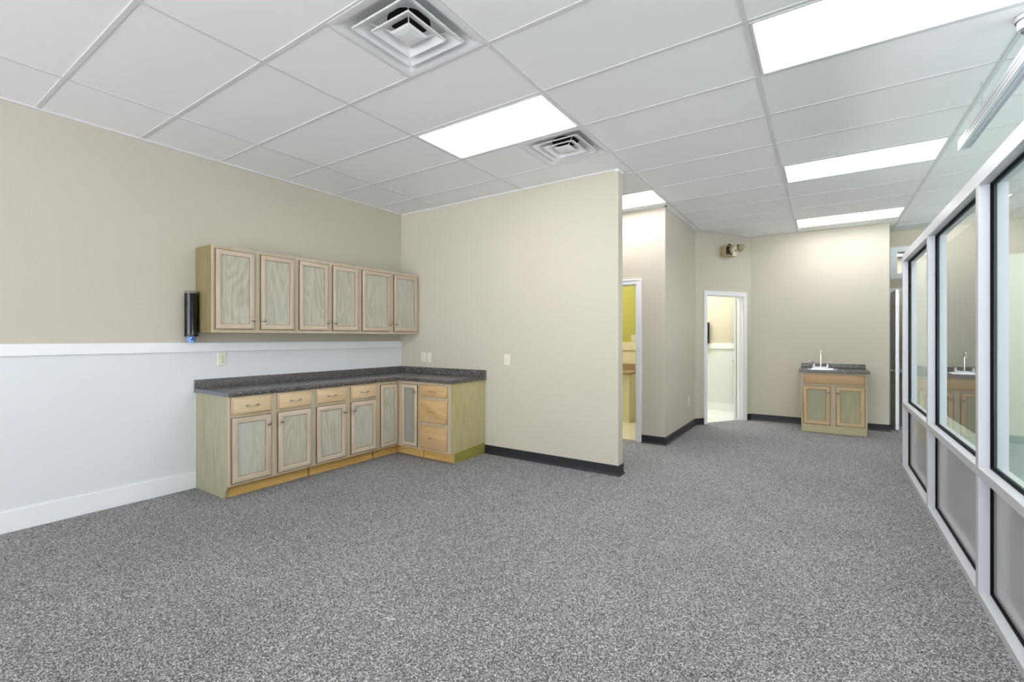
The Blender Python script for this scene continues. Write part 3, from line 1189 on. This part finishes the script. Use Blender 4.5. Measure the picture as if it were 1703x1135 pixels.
# ------------------------------------------------------------------ cup dispensers
def dispenser(label, loc, rotz, cups=True):
    """hangs on a wall facing -y locally; origin at foot of tube"""
    r = thing('cup_dispenser', label, 'cup dispenser', loc, rotz)
    b = MB()
    b.lathe([(0.050, 0.0), (0.051, 0.0), (0.051, 0.375), (0.048, 0.375), (0.048, 0.0), (0.050, 0.0)], (0, -0.058, 0), 'Z', 32)
    b.build('tube', SMOKE, r, smooth=True)
    b = MB()
    b.lathe([(0.047, 0.372), (0.0535, 0.372), (0.0535, 0.386), (0.050, 0.391), (0.001, 0.392)], (0, -0.058, 0), 'Z', 32)
    b.build('cap', CAPD, r, smooth=True)
    b = MB()
    b.lathe([(0.049, -0.006), (0.053, -0.004), (0.053, 0.010), (0.049, 0.012), (0.0465, 0.0), (0.049, -0.006)], (0, -0.058, 0), 'Z', 32)
    b.build('collar', BLACKP, r, smooth=True)
    b = MB()
    b.box(-0.02, 0.02, -0.008, 0.0, 0.01, 0.37)
    b.box(-0.012, 0.012, -0.012, -0.006, 0.05, 0.07)
    b.build('wall_bracket', BLACKP, r, bevel=0.001)
    return r


dispenser('dark smoked wall dispenser of paper cups beside the oak wall cabinets', (XL, 1.812, 1.362), ROT)
cb = MB()
cb.lathe([(0.001, 0.004), (0.0255, 0.004), (0.026, 0.0), (0.027, 0.0), (0.0385, 0.088), (0.041, 0.089), (0.041, 0.093), (0.038, 0.093), (0.026, 0.008), (0.001, 0.008)], (0, 0, 0), 'Z', 28)
cup = cb.build('paper_cup', CUP, None, smooth=True)
cup.location = (XL + 0.058, 1.812, 1.302)
tag(cup, 'blue and white patterned paper cup poking out of the dispenser bottom', 'paper cup')
for k in range(17):
    c_ = cup.copy()
    c_.data = cup.data
    COL.objects.link(c_)
    c_.location = (XL + 0.058, 1.812, 1.302 + 0.0155 * (k + 1))
    tag(c_, 'paper cup nested in the stack inside the smoked dispenser tube', 'paper cup', 'paper cups stacked inside the dispenser')
dispenser('dark cup dispenser on the wall of the tiled room beyond the doorway', (-1.800, YH, 1.245), 0)

# ------------------------------------------------------------------ emergency light
r = thing('emergency_light', 'tan two-head emergency light high on the diagonal wall above the doorway', 'emergency light', (*dpt(0.494), 2.632), ang)
b = MB()
b.box(0.0, 0.245, -0.105, 0.0, 0.0, 0.165)
b.build('battery_box', TANP, r, bevel=0.006)
b = MB()
b.box(0.015, 0.230, -0.108, -0.105, 0.014, 0.150)
b.build('front_cover', TAND, r)
b = MB()
b.box(0.150, 0.232, -0.114, -0.108, 0.0, 0.075)
b.build('label_plate', ALMOND, r, bevel=0.002)
for (c0, dr) in (((0.105, -0.150, 0.105), Vector((0.25, -0.75, -0.55))), ((0.30, -0.135, 0.140), Vector((0.85, -0.25, -0.40)))):
    q = dr.normalized().to_track_quat('Z', 'Y').to_matrix().to_4x4()
    b = MB()
    b.lathe([(0.001, -0.05), (0.02, -0.048), (0.045, -0.030), (0.062, 0.0), (0.066, 0.012), (0.066, 0.024), (0.061, 0.026), (0.001, 0.022)], c0, 'Z', 28, 0, q)
    hd = b.build('lamp_head', TANP, r, smooth=True)
    b = MB()
    b.lathe([(0.058, 0.024), (0.05, 0.034), (0.03, 0.040), (0.001, 0.042)], c0, 'Z', 28, 0, q)
    b.build('lens', LENS_T, hd, smooth=True)
    b = MB()
    b.tube([(c0[0] - 0.02, -0.07, 0.172), (c0[0] - 0.01, -0.11, 0.180), (c0[0] - dr.x * 0.03, c0[1] + 0.02, c0[2] + 0.045)], 0.011, 10)
    b.build('swivel', TAND, r, smooth=True)


# ------------------------------------------------------------------ ceiling fixtures
def troffer(i, j, label, group='recessed fluorescent ceiling lights', mat=None):
    x0, y0 = GX + GW * i, GY + GL * j
    r = thing('ceiling_light', label, 'ceiling light', (x0 + GW / 2, y0 + GL / 2, H), 0, group)
    hx_, hy_ = GW / 2 - 0.013, GL / 2 - 0.013
    b = MB()
    z = 0.005

    def rr(i_, z_):
        return [(-hx_ + i_, -hy_ + i_, z_), (hx_ - i_, -hy_ + i_, z_), (hx_ - i_, hy_ - i_, z_), (-hx_ + i_, hy_ - i_, z_)]
    b.loft([rr(0, 0.0028), rr(0, -0.001), rr(0.004, -0.004), (rr(0.016, -0.004)), rr(0.020, 0.0), rr(0.024, 0.0025)], cap0=False, cap1=False)
    b.build('frame', TBAR, r)
    b = MB()
    b.v += rr(0.021, 0.0008)
    b.f.append([0, 1, 2, 3])
    b.m.append(0)
    b.build('diffuser', mat or LAMPM, r)
    return r


troffer(1, 0, 'glowing recessed ceiling light over the main floor, next to the smaller air vent')
troffer(3, 0, 'large glowing ceiling light cut off by the top of the frame')
troffer(3, 4, 'glowing ceiling light in the column of three, the one level with the hanging rail end')
troffer(3, 8, 'thin glowing ceiling light above the far sink wall')
troffer(1, 4, 'glowing ceiling light partly behind the partition wall end, over the bathroom door')
for (i, j) in ((3, -4), (3, -8), (5, 0), (5, 4), (5, 8), (5, -4)):
    troffer(i, j, 'recessed fluorescent ceiling light outside the view', 'unseen ceiling lights of the same room')
troffer(1, 9, 'ceiling light of the tiled room behind the diagonal wall', mat=emitter('bright_lens', (0.96, 0.98, 1.0, 1), LAMP * 2.7))
troffer(0, 6, 'warm ceiling light of the yellow bathroom', mat=LAMPY)
# added closet light, placed to put bright bands in the transom
r = thing('ceiling_light', 'added closet light that brightens the transom window over the hall door', 'ceiling light', (1.5, YH + 2.72, H))
b = MB()
b.box(-0.9, 0.9, -0.12, 0.12, -0.001, 0.002)
b.build('diffuser', emitter('closet_lens', (1, 1, 1, 1), LAMP * 1.3), r)


def vent(label, i, j):
    x0, y0 = GX + GW * i, GY + GL * j
    r = thing('ceiling_vent', label, 'air vent', (x0 + GL / 2, y0 + GL / 2, H), 0, 'square four-way ceiling vents')
    h0 = GL / 2 - 0.004
    b = MB()
    n = 5
    circ = [(0.115 * cos(radians(a)), 0.115 * sin(radians(a))) for a in ([9 + 18 * k for k in range(0, 5)] + [99 + 18 * k for k in range(5)] + [189 + 18 * k for k in range(5)] + [279 + 18 * k for k in range(5)])]

    def sq(h_, r_, z):
        return rrect(h_, h_, r_, z, 4)
    loops = [sq(h0, 0.002, 0.004), sq(h0, 0.002, -0.002), sq(h0 - 0.035, 0.006, -0.002), sq(h0 - 0.055, 0.02, 0.012), sq(h0 - 0.095, 0.03, 0.048), sq(h0 - 0.12, 0.04, 0.058), [(x, y, 0.062) for x, y in circ]]
    b.loft(loops, cap0=False, cap1=False)
    b.build('back_pan', VENTW, r, smooth=True)
    b = MB()
    b.lathe([(0.115, 0.061), (0.115, 0.17), (0.001, 0.17)], (0, 0, 0), 'Z', 32)
    nk = b.build('duct_neck', [DARK], r)
    for (ho, hi, zo, zi) in ((0.214, 0.140, -0.008, 0.030), (0.144, 0.072, -0.012, 0.026)):
        b = MB()
        b.loft([sq(ho, 0.012, zo), sq(ho - 0.006, 0.010, zo - 0.002), sq(hi, 0.012, zi), sq(hi - 0.004, 0.01, zi + 0.004), sq(hi + 0.002, 0.012, zi + 0.005), sq(ho, 0.012, zo + 0.003), sq(ho, 0.012, zo)], cap0=False, cap1=False)
        b.build('louver_ring', VENTW, r, smooth=True)
    b = MB()
    b.loft([sq(0.030, 0.004, -0.016), sq(0.062, 0.008, -0.012), sq(0.074, 0.008, -0.006), sq(0.070, 0.008, -0.002)])
    b.lathe([(0.004, -0.0185), (0.004, -0.0155)], (0, 0, 0), 'Z', 10)
    b.build('center_cone', VENTW, r, smooth=False)
    for s1, s2 in ((1, 1), (1, -1), (-1, 1), (-1, -1)):
        b = MB()
        b.tube([(s1 * 0.06, s2 * 0.06, -0.004), (s1 * 0.19, s2 * 0.19, 0.045)], 0.003, 6)
        b.build('support_rod', VENTW, r)
    return r


vent('large square air vent at the top of the frame over the open floor', 1.5, -2)
vent('smaller-looking square air vent beside the glowing light, above the partition wall', 1.5, 1)

# suspended white rail
r = thing('suspended_rail', 'white grooved aluminium rail hanging from the ceiling above the glass partition', 'ceiling rail', (0.846, 4.60, 2.70))
b = MB()
Lr = 6.2
w2 = 0.032


def rail_prof(y):
    p = [(-w2, 0.0), (-w2, 0.018), (-w2 + 0.013, 0.018), (-w2 + 0.013, 0.023), (-w2, 0.023), (-w2, 0.044), (-w2 + 0.013, 0.044), (-w2 + 0.013, 0.049), (-w2, 0.049), (-w2, 0.075),
         (w2, 0.075), (w2, 0.0), (w2 - 0.004, -0.003), (w2 - 0.008, 0.0), (w2 - 0.008, 0.010), (0.002, 0.010), (0.002, 0.006), (-0.004, 0.006), (-0.004, 0.010), (-w2 + 0.012, 0.010), (-w2 + 0.012, 0.0), (-w2 + 0.006, -0.003)]
    return [(u, y, z) for u, z in p]


b.loft([rail_prof(0), rail_prof(-Lr)])
b.build('rail_profile', ALU, r)
for y in (-0.45, -1.9, -3.4, -4.9):
    b = MB()
    b.tube([(0, y, 0.074), (0, y, H - 2.70)], 0.004, 8)
    b.box(-0.012, 0.012, y - 0.012, y + 0.012, 0.074, 0.10)
    b.build('hanger', CHROME, r)
r = thing('ceiling_sensor', 'round white two-tier ceiling sensor at the edge of the frame', 'ceiling sensor', (0.872, 3.43, H))
b = MB()
b.lathe([(0.054, 0.0), (0.054, -0.018), (0.050, -0.022), (0.045, -0.022), (0.045, -0.060), (0.041, -0.066), (0.001, -0.066)], (0, 0, 0), 'Z', 32)
b.build('sensor_body', VENTW, r, smooth=True)
b = MB()
b.lathe([(0.030, -0.068), (0.028, -0.080), (0.001, -0.082)], (0, 0, 0), 'Z', 24)
b.lathe([(0.0452, -0.022), (0.0505, -0.022), (0.0505, -0.026), (0.0452, -0.026)], (0, 0, 0), 'Z', 24)
b.build('sensor_ring', plain('grey_plastic', rgb(118, 120, 124), 0.4), r, smooth=True)

# ------------------------------------------------------------------ glass partition
th_ = math.atan2(.026, 3.6)
gp = thing('glass_partition', 'white aluminium framed glass partition with clear panes over grey satin panels', 'glass partition', (0.657, 2.64, 0.0), -th_)
posts = [3.586, 2.146, 0.691, -0.764, -2.219]
PWD, DP = 0.023, 0.114
ZS, ZR0, ZR1, ZH0, ZH1 = 0.040, 0.634, 0.679, 2.129, 2.204


def alu_box(name, x0, x1, y0, y1, z0, z1):
    b = MB()
    b.box(x0, x1, y0, y1, z0, z1)
    # the face towards the hall is a satin cap
    b.box(x0 - 0.0012, x0, y0 + 0.001, y1 - 0.001, z0 + 0.001, z1 - 0.001, 1)
    return b.build(name, [ALU, ALU_F], gp)


for y in posts:
    alu_box('post', 0.0, DP, y - PWD, y + PWD, ZS, ZH0)
alu_box('sill_rail', 0.0, DP, posts[-1] - PWD, posts[0] + PWD, 0.0, ZS)
b = MB()
b.box(0.0, DP, posts[-1] - PWD, posts[0] + PWD, ZH0, ZH1)
b.build('head_rail', ALU, gp)
for k in range(4):
    y1, y0 = posts[k] - PWD, posts[k + 1] + PWD
    alu_box('middle_rail', 0.0, DP, y0, y1, ZR0, ZR1)
    for (z0, z1, mat, nm) in ((ZS, ZR0, SMOOTHP, 'lower_panel'), (ZR1, ZH0, CLEAR, 'glass_pane')):
        b = MB()
        b.box(0.0545, 0.0605, y0 + 0.003, y1 - 0.003, z0 + 0.003, z1 - 0.003)
        b.build(nm, mat, gp)
        b = MB()
        g = 0.011
        for mi_, (xa, xb) in enumerate(((0.043, 0.0543), (0.0607, 0.072))):
            b.box(xa, xb, y0, y0 + g, z0, z1, mi_)
            b.box(xa, xb, y1 - g, y1, z0, z1, mi_)
            b.box(xa, xb, y0 + g, y1 - g, z0, z0 + g, mi_)
            b.box(xa, xb, y0 + g, y1 - g, z1 - g, z1, mi_)
        b.build('gasket', [GASKET, SPACER], gp)

# grey board standing in the room behind the glass
r = thing('rolling_board', 'tall grey board on legs seen through the middle clear pane', 'board', (1.20, 7.08, 0.004))
b = MB()
b.box(0.0, 0.03, -1.08, 1.08, 0.43, 2.44)
b.build('board_panel', GREYB, r, bevel=0.002)
for y in (-0.95, 0.95):
    b = MB()
    b.box(0.031, 0.061, y - 0.02, y + 0.02, 0.03, 2.3)
    b.box(-0.14, 0.26, y - 0.02, y + 0.02, 0.0, 0.03)
    b.build('leg', ALU_F, r)

# scrap of white thread on the carpet
b = MB()
b.tube([(0, 0, 0.002), (0.014, 0.006, 0.004), (0.030, 0.006, 0.003), (0.042, 0.012, 0.005), (0.046, 0.022, 0.003)], [0.001, 0.002, 0.0016, 0.0022, 0.001], 6)
o = b.build('thread_scrap', CUPW, None, smooth=True)
o.location = (-1.742, 1.50, 0.0015)
tag(o, 'tiny white scrap of thread lying on the open grey carpet', 'scrap')
